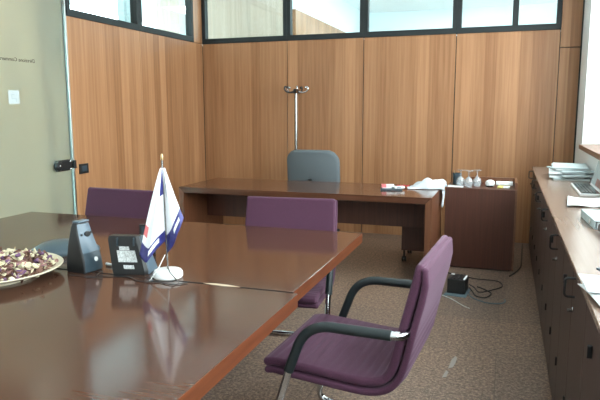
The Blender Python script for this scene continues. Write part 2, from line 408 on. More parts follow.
tn = table_unit((-1.936, 1.5340, 0), 'glossy mahogany table unit nearest the camera, carrying the plate of potpourri', 2.39, 1.198, 1)
bm = bm_new(); prism(bm, [(-.085, .002), (-.03, .012), (.03, .010), (.085, -.004), (.03, -.010), (-.04, -.008)], 'z', 0, .0012)
tag(build('wood_chip', bm, 'chip', None, (-1.075, 2.141, .7402)), 'pale sliver of paper lying on the joint between the table units', 'scrap')

# ------------------------------------------------------------------ purple cantilever chairs
PROF = [(-.245, .478), (-.20, .484), (-.10, .480), (.0, .473), (.10, .466), (.175, .466), (.222, .484), (.247, .525), (.266, .60), (.288, .70), (.318, .82), (.336, .900)]
def prof_samples():
    p = smooth_path([(0, y, z) for y, z in PROF], 14)
    T = [(p[min(i+1, len(p)-1)]-p[max(i-1, 0)]).normalized() for i in range(len(p))]
    N = [V((0, -t.z, t.y)) for t in T]      # towards the sitter
    S = [0]
    for i in range(1, len(p)): S.append(S[-1]+(p[i]-p[i-1]).length)
    return p, T, N, S
PP, TT, NN, SS = prof_samples()
def slab(bm, i0, i1, w, thick, off, corner, rib=None, ribback=None, taper=None):
    rings = []; K = 10
    def ring(i, adv, inset):
        c = PP[i]+TT[i]*adv; n = NN[i]; o_ = off(i); th = thick-2*inset; hw = w(i)/2-inset
        r = min(corner, th*.499); top = -o_-inset; R = []
        a = rib(SS[i]) if rib else 0; b = ribback(SS[i]) if ribback else 0
        if inset > 1e-5: a = b = 0
        for k in range(K+1):                                     # inner face
            x = -hw+r+(2*hw-2*r)*k/K; e = min(1, (hw-r-abs(x))/.03+.15)
            R.append(c+V((x, 0, 0))+n*(top+a*e))
        for k in range(1, 6):
            q = pi/2*k/6; R.append(c+V((hw-r+r*sin(q), 0, 0))+n*(top-r+r*cos(q)))
        for k in range(1, 6):
            q = pi/2*k/6; R.append(c+V((hw-r+r*cos(q), 0, 0))+n*(top-th+r-r*sin(q)))
        for k in range(K+1):
            x = hw-r-(2*hw-2*r)*k/K; e = min(1, (hw-r-abs(x))/.03+.15)
            R.append(c+V((x, 0, 0))+n*(top-th-b*e))
        for k in range(1, 6):
            q = pi/2*k/6; R.append(c+V((-hw+r-r*sin(q), 0, 0))+n*(top-th+r-r*cos(q)))
        for k in range(1, 6):
            q = pi/2*k/6; R.append(c+V((-hw+r-r*cos(q), 0, 0))+n*(top-r+r*sin(q)))
        return R
    e = thick*.48
    for q in (80, 60, 40, 20): rings.append(ring(i0, -e*sin(radians(q)), e*(1-cos(radians(q)))))
    for i in range(i0, i1+1): rings.append(ring(i, 0, 0))
    for q in (20, 40, 60, 80): rings.append(ring(i1, e*sin(radians(q)), e*(1-cos(radians(q)))))
    loft(bm, rings)
NI = len(PP)-1
ICOR = min(range(NI), key=lambda i: (PP[i]-V((0, .222, .484))).length)
def make_chair(label):
    t = thing('conference_chair', label, 'chair', (0, 0, 0), 0, 'purple conference chairs around the table')
    rib = lambda s: .0052*abs(sin(pi*s/.036))-.0026
    smax = SS[-1]
    wd = lambda i: .572-.008*(max(0, SS[i]-SS[ICOR])/(smax-SS[ICOR]))
    ribback = lambda s: (.009*abs(sin(pi*s/.040))*max(0, 1-abs(s-SS[ICOR]-.04)/.20))
    gap = lambda i: .034+.007*max(0, min(1, SS[i]/.10, (smax-SS[i])/.12))-.012*max(0, 1-(smax-SS[i])/.05)
    bm = bm_new(); slab(bm, 0, ICOR-1, wd, .034, lambda i: 0, .014, rib=rib); build('seat', bm, 'purple', t, ang=60)
    bm = bm_new(); slab(bm, ICOR+1, NI, wd, .034, lambda i: 0, .014, rib=lambda s: rib(s)*max(0, min(1, (SS[ICOR]+.20-s)/.08))); build('backrest', bm, 'purple', t, ang=60)
    bm = bm_new(); slab(bm, 0, NI, lambda i: wd(i)+.012, .026, gap, .011, ribback=ribback); build('outer_shell', bm, 'purple', t, ang=60)
    for s in (-1, 1):
        x = s*.325
        pad = fillet([(x, .268, .660), (x, -.055, .660), (x, -.128, .463)], .115, 10)
        bm = bm_new(); tube(bm, pad, .0195, 16); build('armrest', bm, 'black_soft', t)
        bm = bm_new(); tube(bm, [(x, .262, .660), (x, .284, .660), (x*.98, .300, .660), (x*.92, .312, .660), (x*.82, .318, .660)], .0165, 14); build('armrest_connector', bm, 'chrome', t)
        bm = bm_new(); tube(bm, fillet([(x, -.120, .482), (x, -.128, .463), (x, -.262, .0165), (x, .33, .0165)], .085, 10), .0155, 14); build('leg', bm, 'chrome', t)
    bm = bm_new(); tube(bm, fillet([(-.325, .32, .0165), (-.325, .40, .0165), (.325, .40, .0165), (.325, .32, .0165)], .06, 8), .0155, 14); build('rear_runner', bm, 'chrome', t)
    return t
c1 = make_chair('purple ribbed armchair turned sideways in the foreground beside the table')
c1.location = (-.600, 2.355, 0); c1.rotation_euler.z = radians(-93.5)
c2 = dup(c1, (-1.205, 3.092, 0), radians(6), 'purple armchair tucked under the far edge of the table, below the desk')
c3 = dup(c1, (-2.505, 3.115, 0), radians(-3), 'purple armchair at the far table edge, between the light switch and the flag')

# ------------------------------------------------------------------ executive desk
DX0, DX1, DY0, DY1, DZ, DT = -2.855, -.545, 4.855, 5.66, .742, .052
dk = thing('executive_desk', 'wide dark wood desk with mitred slab corners in front of the wood wall', 'desk', (0, 0, 0))
def mitre(poly, mats, nm):
    bm = bm_new(); prism(bm, poly, 'y', DY0, DY1, 0, .0022); return build(nm, bm, mats, dk, ang=50)
mitre([(DX0, DZ), (DX1, DZ), (DX1-DT, DZ-DT), (DX0+DT, DZ-DT)], 'desk_top', 'desktop')
mitre([(DX0, DZ), (DX0+DT, DZ-DT), (DX0+DT, 0), (DX0, 0)], 'desk_side', 'side_panel')
mitre([(DX1, DZ), (DX1, 0), (DX1-DT, 0), (DX1-DT, DZ-DT)], 'desk_side', 'side_panel')
bm = bm_new(); box(bm, DX0+DT+.002, DX1-DT-.002, 5.305, 5.33, .405, DZ-DT-.001, .002, 1); build('modesty_panel', bm, 'dark_wood', dk)
pd = thing('drawer_pedestal', 'dark mobile drawer pedestal on castors under the right end of the desk', 'pedestal', (-.750, 5.82, 0))
bm = bm_new(); box(bm, -.152, .152, -.22, .22, .120, .64, .004, 2); build('body', bm, 'dark_wood', pd)
for k, (a, b) in enumerate(((.135, .36), (.366, .50), (.506, .63))):
    bm = bm_new(); box(bm, -.146, .146, .2205, .236, a, b, .003, 1); dr = build('drawer', bm, 'dark_wood', pd)
    bm = bm_new(); tube(bm, fillet([(-.06, .236, (a+b)/2), (-.06, .258, (a+b)/2), (.06, .258, (a+b)/2), (.06, .236, (a+b)/2)], .012, 4), .004, 8); build('handle', bm, 'black', dr)
for sx in (-1, 1):
    for sy in (-1, 1):
        bm = bm_new()
        for q in (-.012, .012):
            n0 = len(bm.verts); lathe(bm, [(.0, -.008), (.026, -.008), (.0275, -.004), (.0275, .004), (.026, .008), (.0, .008)], 18); bm.verts.ensure_lookup_table()
            for v in bm.verts[n0:]: v.co = V((sx*.13+q+v.co.z, sy*.175+v.co.x, .0276+v.co.y))
        box(bm, sx*.13-.008, sx*.13+.008, sy*.175-.02, sy*.175+.02, .03, .119, .003, 1)
        build('castor', bm, 'black', pd)

# things on the desk
bm = bm_new(); box(bm, -.10, .09, -.085, .085, 0, .012, .003, 2); 
tag(build('black_folder', bm, 'blue_dark', None, (-.945, 5.27, DZ+.0005)), 'flat slate wallet lying on the desktop under the white and red card pack', 'wallet'); bpy.data.objects['black_folder'].rotation_euler.z = .2; bpy.data.objects['black_folder'].name = 'wallet'
cp = bm_new(); box(cp, -.055, .055, -.035, .035, 0, .030, .003, 2); box(cp, -.055, -.012, -.0356, .0356, .006, .0305, 0, mi=1)
o = tag(build('card_pack', cp, ['paper', 'pink'], None, (-.985, 5.285, DZ+.0130)), 'small white and red card pack on the slate wallet', 'pack'); o.rotation_euler.z = .25
bm = bm_new(); box(bm, -.05, .05, -.028, .028, 0, .022, .009, 3); box(bm, -.03, .015, -.0285, -.010, .008, .0225, .003, 2, mi=1)
o = tag(build('mobile_phone', bm, ['white_pl', 'blue_grey'], None, (-.882, 5.26, DZ+.0130)), 'white and grey mobile phone on the slate wallet', 'phone'); o.rotation_euler.z = .5
bm = bm_new()
R = []
for i in range(9):
    R.append([V((-.055+.11*i/8, .018*sin(i*1.9)+(k-.5)*.075, .008+.012*abs(sin(i*1.3+k*2)))) for k in (0, .33, .66, 1)])
    R[-1] += [p-V((0, 0, .003)) for p in R[-1][::-1]]
loft(bm, R)
tag(build('ribbon', bm, 'red', None, (-.875, 5.46, DZ)), 'crumpled red strip on the desktop left of the white bag', 'ribbon')

# white plastic bag slumped over the right rear corner of the desk
def bag_obj():
    bm = bm_new(); nx, ny = 26, 14; g = []
    rnd = random.Random(3)
    ph = [rnd.uniform(0, 6.28) for _ in range(8)]
    for i in range(nx+1):
        u = i/nx; row = []
        for j in range(ny+1):
            v = j/ny
            x = -.82+.315*u; y = 5.34+.26*v+.05*u
            hump = .085*sin(pi*min(1, max(0, (u-.02)/1.15)))**.8*(sin(pi*v)**.7)*(.55+.55*u)
            z = DZ+.004+hump+.012*sin(9*u+ph[0]+5*v)*sin(pi*v)+.010*sin(17*u-7*v+ph[1])*sin(pi*v)
            z = max(z, DZ+.003)
            row.append((x+.008*sin(11*v+ph[2]), y+.010*sin(13*u+ph[3]), z))
        g.append(row)
    # hanging tail past the right edge of the desk
    for k in range(1, 9):
        t = k/8; row = []
        for j in range(ny+1):
            v = j/ny; w_ = 1-.62*t
            y = 5.39+.26*(.35+(v-.35)*w_)
            x = -.531+.012*min(1, t*3)+.006*sin(6*v+4*t)
            z = DZ+.006+.05*(1-t)*sin(pi*v)-.155*t-.02*sin(5*v)*t
            row.append((x, y-.03*t, z))
        g.append(row)
    vs = [[bm.verts.new(c) for c in r] for r in g]
    for i in range(len(g)-1):
        for j in range(ny): bm.faces.new((vs[i][j], vs[i+1][j], vs[i+1][j+1], vs[i][j+1]))
    o = build('plastic_bag', bm, 'bag', None, ang=180)
    s = o.modifiers.new('s', 'SOLIDIFY'); s.thickness = .0025; s.offset = 1
    return tag(o, 'crumpled white plastic bag draped over the right rear corner of the desk', 'bag')
bag_obj()

# office chair behind the desk
oc = thing('office_chair', 'blue-grey fabric swivel chair standing behind the desk', 'chair', (-1.95, 6.10, 0), radians(180))
def rrect(w, h, r, n=6):
    pts = []
    for cx, cy, a0 in ((w/2-r, h/2-r, 0), (-w/2+r, h/2-r, 90), (-w/2+r, -h/2+r, 180), (w/2-r, -h/2+r, 270)):
        for k in range(n+1):
            a = radians(a0+90*k/n); pts.append((cx+r*cos(a), cy+r*sin(a)))
    return pts
def cushion(w, h, r, t):
    """rings of a padded slab, as (u, v, depth)"""
    out = []
    for ins, d_ in ((.03, 0), (.008, .006), (0, .02), (0, t-.02), (.008, t-.006), (.03, t)):
        out.append([(u*(1-2*ins/w), v*(1-2*ins/h), d_) for u, v in rrect(w, h, r)])
    return out
bm = bm_new(); loft(bm, [[V((u, .03-d_+.05*(u/.29)**2*0-.06*((u/.29)**2)+.12*(v+.27), .745+v)) for u, v, d_ in R] for R in cushion(.585, .56, .13, .07)]); build('backrest', bm, 'office_blue', oc, ang=60)
bm = bm_new(); loft(bm, [[V((u, -.24+v, .43+d_)) for u, v, d_ in R] for R in cushion(.52, .48, .1, .07)]); build('seat', bm, 'office_blue', oc, ang=60)
bm = bm_new(); tube(bm, fillet([(0, -.2, .42), (0, .07, .42), (0, .09, .72)], .06, 6), .022, 10); build('back_support', bm, 'black', oc)
bm = bm_new(); lathe(bm, [(.028, .12), (.028, .28), (.018, .28), (.018, .43)], 16, (0, -.22, 0)); build('gas_post', bm, 'black', oc)
for k in range(5):
    a = 2*pi*k/5+.3; bm = bm_new(); tube(bm, [(0, -.22, .125), (.15*cos(a), -.22+.15*sin(a), .11), (.29*cos(a), -.22+.29*sin(a), .075)], lambda t: .026-.010*t, 10); lg = build('leg', bm, 'black', oc)
    bm = bm_new(); sphere(bm, (.29*cos(a), -.22+.29*sin(a), .030), .030, .8, .8, 1); build('castor', bm, 'black', lg)

# coat stand
cs = thing('coat_stand', 'slim chrome coat stand with curled hooks standing against the wood wall', 'coat stand', (-2.325, 6.64, 0))
bm = bm_new(); tube(bm, [(0, 0, .02), (0, 0, 1.66)], .019, 16); build('pole', bm, 'dark_steel', cs)
bm = bm_new(); lathe(bm, [(0, 0), (.14, 0), (.142, .008), (.135, .018), (.04, .03), (0, .031)], 32); build('base', bm, 'black', cs)
bm = bm_new(); lathe(bm, [(0, 1.632), (.03, 1.632), (.036, 1.645), (.036, 1.660), (.026, 1.682), (0, 1.684)], 20); build('hub', bm, 'black', cs)
for k in range(5):
    a = 2*pi*k/5+.12; ca, sa = cos(a), sin(a)
    bm = bm_new(); tube(bm, smooth_path([(r*ca, r*sa, z) for r, z in ((.02, 1.655), (.07, 1.642), (.115, 1.650), (.142, 1.678), (.135, 1.706), (.115, 1.700))], 6), .0095, 10)
    sphere(bm, (.112*ca, .112*sa, 1.698), .0135); build('hook', bm, 'black' if k in (1, 3) else 'chrome', cs)

# ------------------------------------------------------------------ low cabinet with tray top, and what stands on it
TX0, TX1, TY0, TY1, TZ = -.505, .110, 5.565, 6.00, .742
lc = thing('low_cabinet', 'plain dark wood cabinet with a raised rim standing right of the desk', 'cabinet', (0, 0, 0))
bm = bm_new(); box(bm, TX0, TX1, TY0, TY1, 0.012, TZ, .003, 1); build('body', bm, 'dark_wood', lc)
bm = bm_new(); box(bm, TX0+.03, TX1-.03, TY0+.03, TY1-.03, 0, .012); build('plinth', bm, 'black', lc)
bm = bm_new(); box(bm, TX0+.18, TX1, TY1-.022, TY1, TZ, TZ+.062, .002, 1); build('rear_rim', bm, 'desk_side', lc)
bm = bm_new(); box(bm, TX1-.022, TX1, TY0+.004, TY1-.023, TZ, TZ+.062, .002, 1); build('side_rim', bm, 'desk_side', lc)
bm = bm_new(); box(bm, TX1-.014, TX1+.001, TY0-.0035, TY0-.0004, .014, TZ, 0); build('edge_strip', bm, 'sill_wood', lc)
wg = thing('wine_glass', 'upturned wine glass on the low cabinet, the leftmost of the three', 'glass', (-.385, 5.70, TZ+.0005), 0, 'upturned wine glasses on the low cabinet')
bm = bm_new(); lathe(bm, [(.030, 0), (.037, .025), (.038, .045), (.033, .068), (.016, .086), (.006, .094), (.0045, .095), (.012, .084), (.031, .066), (.036, .044), (.035, .025), (.0285, 0)], 24, cap=False); build('bowl', bm, 'drink_glass', wg)
bm = bm_new(); lathe(bm, [(.006, .092), (.0055, .115), (.006, .142), (.012, .146)], 12); build('stem', bm, 'drink_glass', wg)
bm = bm_new(); lathe(bm, [(.008, .1435), (.038, .148), (.039, .150), (.038, .152), (.0, .1525)], 24); build('foot', bm, 'drink_glass', wg)
dup(wg, (-.312, 5.665, TZ+.0005), .4, 'upturned wine glass on the low cabinet, the middle of the three')
dup(wg, (-.240, 5.73, TZ+.0005), .8, 'upturned wine glass on the low cabinet, the rightmost of the three')
bm = bm_new(); lathe(bm, [(0, 0), (.036, 0), (.040, .006), (.043, .105), (.040, .105), (.036, .01), (0, .009)], 24)
tb = thing('pen_cup', 'dark cup with an orange item in it, behind the wine glasses on the low cabinet', 'cup', (-.43, 5.86, TZ+.0005)); build('cup', bm, 'blue_dark', tb)
bm = bm_new(); tube(bm, [(-.01, 0, .012), (-.026, -.01, .128)], .006, 8); build('pencil', bm, 'brass', tb)
bm = bm_new(); box(bm, -.07, .07, -.05, .05, 0, .004, .001, 1)
tag(build('napkin', bm, 'paper', None, (-.425, 5.665, TZ+.0005)), 'flat white napkin on the left front corner of the low cabinet', 'napkin')
bm = bm_new(); lathe(bm, [(0, 0), (.030, 0), (.040, .014), (.043, .035), (.036, .052), (.018, .062), (0, .064)], 24)
for f in bm.faces:
    if f.calc_center_median().z < .016: f.material_index = 1
tag(build('sugar_bowl', bm, ['white_pl', 'black'], None, (-.125, 5.74, TZ+.0005)), 'small round white pot right of the wine glasses on the low cabinet', 'pot')
bm = bm_new(); box(bm, -.075, .075, -.03, .03, 0, .030, .003, 2)
tag(build('white_box', bm, 'paper', None, (.0, 5.925, TZ+.0005)), 'long white box along the rear rim of the low cabinet', 'box')
bm = bm_new(); box(bm, -.05, .05, -.045, .045, 0, .014, .002, 1); box(bm, .0, .0505, -.0455, .02, .002, .0142, 0, mi=1)
o = tag(build('packet', bm, ['yellow', 'paper'], None, (-.005, 5.70, TZ+.0005)), 'yellow and white flat packet at the right front of the low cabinet', 'packet'); o.rotation_euler.z = -.1

# ------------------------------------------------------------------ sideboard under the window
CX, CZ = .262, .877; CY1 = 6.42
bm = bm_new(); box(bm, CX-.006, XR-.004, -1.6, CY1+.006, CZ-.020, CZ, .002, 1)
tag(build('worktop', bm, 'cred_top', None), 'long light brown worktop running under the window', 'worktop')
N = 10; W = .802
for k in range(N):
    y1 = CY1-k*W; y0 = y1-W+.002
    names = ['farthest from the camera', 'second from the wood wall', 'third from the wood wall', 'fourth from the wood wall', 'fifth from the wood wall', 'sixth from the wood wall', 'seventh from the wood wall',
             'eighth from the wood wall', 'ninth from the wood wall', 'nearest the white front wall']
    if y0 < -1.65: break
    sb = thing('sideboard_cabinet', 'dark wood sideboard unit below the window, '+names[k], 'cabinet', (CX, y0, 0), 0, 'sideboard units under the worktop')
    w = y1-y0
    bm = bm_new(); box(bm, .018, XR-CX-.01, 0, w, .075, CZ-.0205, .001, 1); build('body', bm, 'cred_wood', sb)
    bm = bm_new(); box(bm, .045, XR-CX-.02, 0, w, 0, .075); build('plinth', bm, 'black', sb)
    for j in range(2):
        a, b = (0.002+j*w/2, w/2*(j+1)-.002)
        bm = bm_new(); box(bm, 0, .0175, a, b, .08, CZ-.026, .0015, 1); dr = build('door', bm, 'cred_wood', sb)
        if j == 0:
            bm = bm_new(); box(bm, -.014, .0005, a+.215, a+.230, .735, .773, .002, 1); build('pull', bm, 'black', dr)
        if j == 1 and k != 6:
            yy = b-.08
            bm = bm_new(); tube(bm, fillet([(.001, yy, .838), (-.036, yy, .838), (-.036, yy, .768), (.001, yy, .768)], .014, 5), .0046, 10); build('handle', bm, 'black', dr)
            bm = bm_new(); sphere(bm, (-.002, yy+.02, .715), .009, .6); box(bm, -.020, 0, yy+.019, yy+.022, .704, .716, .001, 1); build('key', bm, 'dark_steel', dr)
        bm = bm_new(); box(bm, -.008, .0, a+.006, a+.02, .295, .335, .002, 1); build('hinge_cap', bm, 'black', dr)

# things on the worktop
# stack of folders
fold = ['grey_paper', 'paper', 'grey_paper', 'paper', 'grey_paper', 'paper', 'grey_paper']
z = CZ+.0005
whs = ['grey folder at the bottom of the pile under the window', 'white papers second from the bottom of the pile', 'grey folder third from the bottom of the pile',
       'white papers in the middle of the pile', 'grey folder third from the top of the pile', 'white papers second from the top of the pile', 'pale grey folder on top of the pile under the window']
for k in range(7):
    h = (.016, .014, .014, .016, .012, .016, .008)[k]; rz = (.02, -.10, .16, -.06, .20, .02, -.07)[k]
    bm = bm_new(); box(bm, -.150+.012*(k % 3), .120, -.24, .24, 0, h, .0015, 1)
    o = tag(build('folder', bm, fold[k], None, (.515+(.004, -.010, .012, -.012, .010, 0, .014)[k], 5.47+(.0, .03, -.02, .03, .0, .06, .04)[k], z)), whs[k], 'folder', 'folders and papers piled under the window')
    o.rotation_euler.z = rz; z += h+.0006
# laptop: keyboard half flat, lid leaning back towards the wall
lp = thing('laptop', 'open laptop with a dark keyboard on the worktop in front of the folder pile', 'laptop', (.485, 4.62, CZ+.0005))
bm = bm_new(); box(bm, -.010, .125, -.30, .33, 0, .016, .004, 2); build('base', bm, 'white_pl', lp)
bm = bm_new(); box(bm, .000, .116, -.285, .32, .0162, .0185, .001, 1)
for i in range(14):
    for j in range(4): box(bm, .010+j*.022, .027+j*.022, -.262+i*.040, -.228+i*.040, .0185, .0215, .001, 1)
build('keyboard', bm, 'screen', lp)
LT = Matrix.Translation((.128, 0, .010)) @ Matrix.Rotation(radians(14), 4, 'Y')
bm = bm_new(); box(bm, -.003, .005, -.335, .33, 0, .20, .003, 2, mat=LT); build('lid', bm, 'white_pl', lp)
bm = bm_new(); box(bm, -.0045, -.0032, -.315, .31, .015, .185, mat=LT); box(bm, -.0048, -.0044, -.29, .1, .02, .07, mi=1, mat=LT); build('screen', bm, ['grey_paper', 'pot_pink'], lp, smooth=False)  # pink patch: a reflection painted onto the screen
# loose paper sheet, slightly curled
def sheet(name, poly, z, mat, label, curl=.006, th=.0025, cat='paper', rz=0, group=None):
    cx = sum(p[0] for p in poly)/4; cy = sum(p[1] for p in poly)/4; bm = bm_new(); n = 10; top = []
    for i in range(n+1):
        r = []
        for j in range(n+1):
            u, v = i/n, j/n
            p = [(1-u)*((1-v)*poly[0][k]+v*poly[3][k])+u*((1-v)*poly[1][k]+v*poly[2][k]) for k in (0, 1)]
            r.append(bm.verts.new((p[0]-cx, p[1]-cy, th+curl*(1+sin(4.5*u+3*v))*abs(u-.5)*2)))
        top.append(r)
    for i in range(n):
        for j in range(n): bm.faces.new((top[i][j], top[i+1][j], top[i+1][j+1], top[i][j+1]))
    o = build(name, bm, mat, None, (cx, cy, z), ang=180)
    s = o.modifiers.new('s', 'SOLIDIFY'); s.thickness = th; s.offset = -1
    return tag(o, label, cat, group)
sheet('paper_sheet', [(.352, 3.78), (.65, 3.90), (.65, 4.24), (.392, 4.20)], CZ+.0005, 'paper', 'loose white sheet on the worktop in front of the laptop', .012)
# ring binders
rb = thing('ring_binder', 'grey ring binder lying beside the loose white sheet near the window', 'binder', (.530, 3.31, CZ+.0005), .06)
bm = bm_new(); box(bm, -.12, .118, -.18, .18, 0, .006, .002, 1); box(bm, -.12, .118, -.18, .18, .036, .042, .002, 1); box(bm, -.126, -.119, -.18, .18, 0, .042, .003, 2); build('cover', bm, 'grey_paper', rb)
bm = bm_new(); box(bm, -.112, .108, -.172, .172, .0065, .032, .001, 1); build('papers', bm, 'paper', rb)
bm = bm_new(); lathe(bm, [(.009, 0), (.013, 0), (.013, .0035), (.009, .0035)], 18); bm.transform(Matrix.Translation((-.1265, -.08, .021)) @ Matrix.Rotation(-pi/2, 4, 'Y')); build('finger_ring', bm, 'steel', rb)
rb2 = thing('document_case', 'black rounded document case at the near end of the ring binder', 'case', (.548, 2.93, CZ+.0005), .05)
bm = bm_new(); box(bm, -.12, .12, -.15, .15, 0, .045, .018, 4); build('case', bm, 'blue_dark', rb2)
bm = bm_new(); box(bm, -.10, .10, -.13, .13, .0455, .050, .002, 1); build('label_panel', bm, 'grey_paper', rb2)
# papers hanging over the front edge of the worktop near the camera
sheet('paper_sheet', [(.277, 1.85), (.62, 1.91), (.585, 2.15), (.238, 2.075)], CZ+.0005, 'paper', 'lower white sheet of the pair overhanging the worktop edge', .006)
sheet('paper_sheet', [(.252, 1.93), (.60, 2.0), (.58, 2.21), (.245, 2.14)], CZ+.0215, 'paper', 'upper white sheet of the pair overhanging the worktop edge', .004)
bm = bm_new(); box(bm, -.075, .075, -.12, .12, 0, .008, .003, 2); box(bm, -.066, .066, -.11, .11, .008, .0088, 0, mi=1)
o = tag(build('booklet', bm, ['blue_dark', 'paper'], None, (.415, 2.06, CZ+.0460)), 'dark edged booklet lying on the overhanging white sheets', 'booklet'); o.rotation_euler.z = .4
sheet('paper_sheet', [(.225, 1.36), (.55, 1.26), (.55, 1.60), (.245, 1.60)], CZ+.0005, 'paper', 'white sheet overhanging the worktop edge at the bottom right of the picture', .006)

# ------------------------------------------------------------------ wall switch
sw = thing('light_switch', 'black square light switch on the wood wall right of the glass door', 'switch', (XL+.0005, 4.505, .923))
bm = bm_new(); box(bm, 0, .010, -.062, .062, -.045, .045, .004, 2); build('plate', bm, 'black', sw)
bm = bm_new(); box(bm, .0105, .014, -.036, .036, -.026, .026, .002, 1); build('rocker', bm, 'blue_dark', sw)

# ------------------------------------------------------------------ things on the conference table
TZT = .7405
# potpourri plate
pl = thing('platter', 'cream footed platter heaped with potpourri at the left edge of the table', 'platter', (-2.068, 1.942, TZT))
bm = bm_new(); lathe(bm, [(0, .008), (.165, .008), (.168, 0), (.180, 0), (.184, .012), (.21, .018), (.262, .031), (.286, .040), (.289, .0445), (.285, .047), (.255, .040), (.19, .028), (.10, .022), (0, .021)], 64); build('dish', bm, 'cream', pl)
def potpourri():
    bm = bm_new(); r = random.Random(5)
    mound = lambda q: 0.030+.048*max(0, 1-(q/.275)**2)
    lathe(bm, [(.255, .042), (.20, mound(.20)-.012), (.13, mound(.13)-.015), (.06, mound(.06)-.015), (0, mound(0)-.015)], 32, mi=1)
    for k in range(900):
        q = .27*math.sqrt(r.random()); a = r.random()*2*pi; z = mound(q)+r.uniform(-.010, .014)
        mi = r.choices((0, 1, 2, 3), (.34, .26, .18, .22))[0]
        # clumps share a colour
        cl = sin(a*5+q*40)+cos(a*3-q*31)
        if cl > .8 and r.random() < .7: mi = 0
        elif cl < -.9 and r.random() < .6: mi = 1
        q *= .96; R = Matrix.Translation((q*cos(a), q*sin(a), z)) @ Matrix.Rotation(r.random()*6.28, 4, 'Z') @ Matrix.Rotation(r.uniform(-1.2, 1.2), 4, 'X') @ Matrix.Rotation(r.uniform(-.8, .8), 4, 'Y')
        l, w_, c = r.uniform(.016, .044), r.uniform(.007, .017), r.uniform(.2, .9)
        if r.random() < .16:
            vv = sphere(bm, (0, 0, 0), r.uniform(.007, .013), 1, 1, 1, 7, 5, mi)
            for v in vv: v.co = R @ (v.co*r.uniform(.8, 1.15))
            continue
        g = []
        for i in range(4):
            u = i/3-.5; ww = w_*(1-(2*u)**2*.75)
            g.append([bm.verts.new(R @ V((u*l, s*ww, c*(u*u*l*2.2+(s*ww)**2*30)))) for s in (-1, 0, 1)])
        for i in range(3):
            for j in range(2):
                f = bm.faces.new((g[i][j], g[i+1][j], g[i+1][j+1], g[i][j+1])); f.material_index = mi
    o = build('potpourri', bm, ['pot_cream', 'pot_brown', 'pot_purple', 'pot_pink'], None, (-2.068, 1.942, TZT), ang=180)
    s = o.modifiers.new('s', 'SOLIDIFY'); s.thickness = .0012
    return tag(o, 'mixed dried cream, brown and purple potpourri heaped on the cream platter', 'potpourri', kind='stuff')
potpourri()

# upright desk speaker facing right
sp = thing('desk_speaker', 'upright speaker with blue-grey face and white button right of the platter', 'speaker', (-1.757, 2.158, TZT), radians(84))
# local: front faces -y, height .225
def spk_body():
    bm = bm_new(); rings = []
    for z, hw, yf, yb in ((0, .080, -.050, .058), (.012, .081, -.052, .060), (.06, .078, -.046, .058), (.12, .070, -.024, .052), (.17, .061, -.006, .044), (.20, .056, .000, .038), (.217, .050, .004, .032), (.222, .044, .010, .026)):
        hw *= .68; rr = .010; R = []
        for (cx, cy, a0) in ((hw-rr, yb-rr, 0), (-hw+rr, yb-rr, 90), (-hw+rr, yf+rr, 180), (hw-rr, yf+rr, 270)):
            for k in range(4): a = radians(a0+30*k); R.append(V((cx+rr*cos(a), cy+rr*sin(a), z)))
        rings.append(R)
    loft(bm, rings); return bm
build('housing', spk_body(), 'black', sp)
def face_panel(rows, th=.006):
    bm = bm_new(); rings = []
    for z, hw, y in rows:
        hw *= .68
        rings.append([V((-hw, y, z)), V((-hw*.5, y-.004, z)), V((0, y-.0055, z)), V((hw*.5, y-.004, z)), V((hw, y, z)), V((hw*.9, y+th, z)), V((-hw*.9, y+th, z))])
    loft(bm, rings); return bm
fp = build('face_panel', face_panel([(.088, .070, -.039), (.10, .069, -.0345), (.12, .066, -.027), (.15, .061, -.0165), (.17, .058, -.0105), (.195, .054, -.004), (.212, .050, .001)]), 'blue_grey', sp)
build('lower_panel', face_panel([(.006, .078, -.0535), (.05, .074, -.0505), (.07, .072, -.0455), (.087, .070, -.040)]), 'blue_dark', sp)
bm = bm_new(); box(bm, -.034, .034, -.006, .030, .2175, .2265, .004, 2); build('top_cap', bm, 'blue_grey', sp)
def disc_on_front(c, rx, rz, y, th=.004, tilt=0):
    bm = bm_new(); loft(bm, [[V((c[0]+rx*s_*cos(2*pi*k/24), y-dy, c[1]+rz*s_*sin(2*pi*k/24))) for k in range(24)] for s_, dy in ((1, -.004), (1, th*.7), (.8, th))]); return bm
b_ = build('speaker_port', disc_on_front((.006, .166), .017, .012, -.018), 'black', sp)
build('port_dot', disc_on_front((-.026, .166), .005, .005, -.015), 'black', sp)
build('port_dot', disc_on_front((.034, .170), .005, .005, -.012), 'black', sp)
build('button', disc_on_front((.012, .055), .010, .010, -.0535), 'white_pl', sp)
build('port_dot', disc_on_front((.018, .2225), .004, .0025, .004, .003), 'black', sp)

# second unit turned away: black back with stickers
ph = thing('desk_phone_stand', 'black wedge unit with white stickers on its back, left of the flag', 'speaker', (-1.548, 2.205, TZT), radians(14))
bm = bm_new(); rings = []
def lean(z): return -.09*z
for z, x0, x1, yf, yb in ((0, -.060, .078, -.055, .075), (.015, -.064, .078, -.054, .072), (.08, -.074, .062, -.046, .045), (.150, -.086, .040, -.036, .018), (.166, -.084, .036, -.030, .010)):
    rings.append([V((x0, yf, z)), V((x1, yf, z)), V((x1+.012, yf+.012, z)), V((x1+.012, yb, z)), V((x0+.008, yb, z)), V((x0, yb-.010, z))])
loft(bm, rings); build('housing', bm, 'black', ph, ang=25)
bm = bm_new(); loft(bm, [[V((x1+.0125, yf+.013, z)), V((x1+.0185, yf+.016, z)), V((x1+.0185, yb-.004, z)), V((x1+.0125, yb-.001, z))] for z, x1, yf, yb in ((.002, .078, -.055, .073), (.08, .062, -.046, .045), (.150, .040, -.036, .018), (.164, .037, -.031, .012))]); build('side_panel', bm, 'blue_grey', ph)
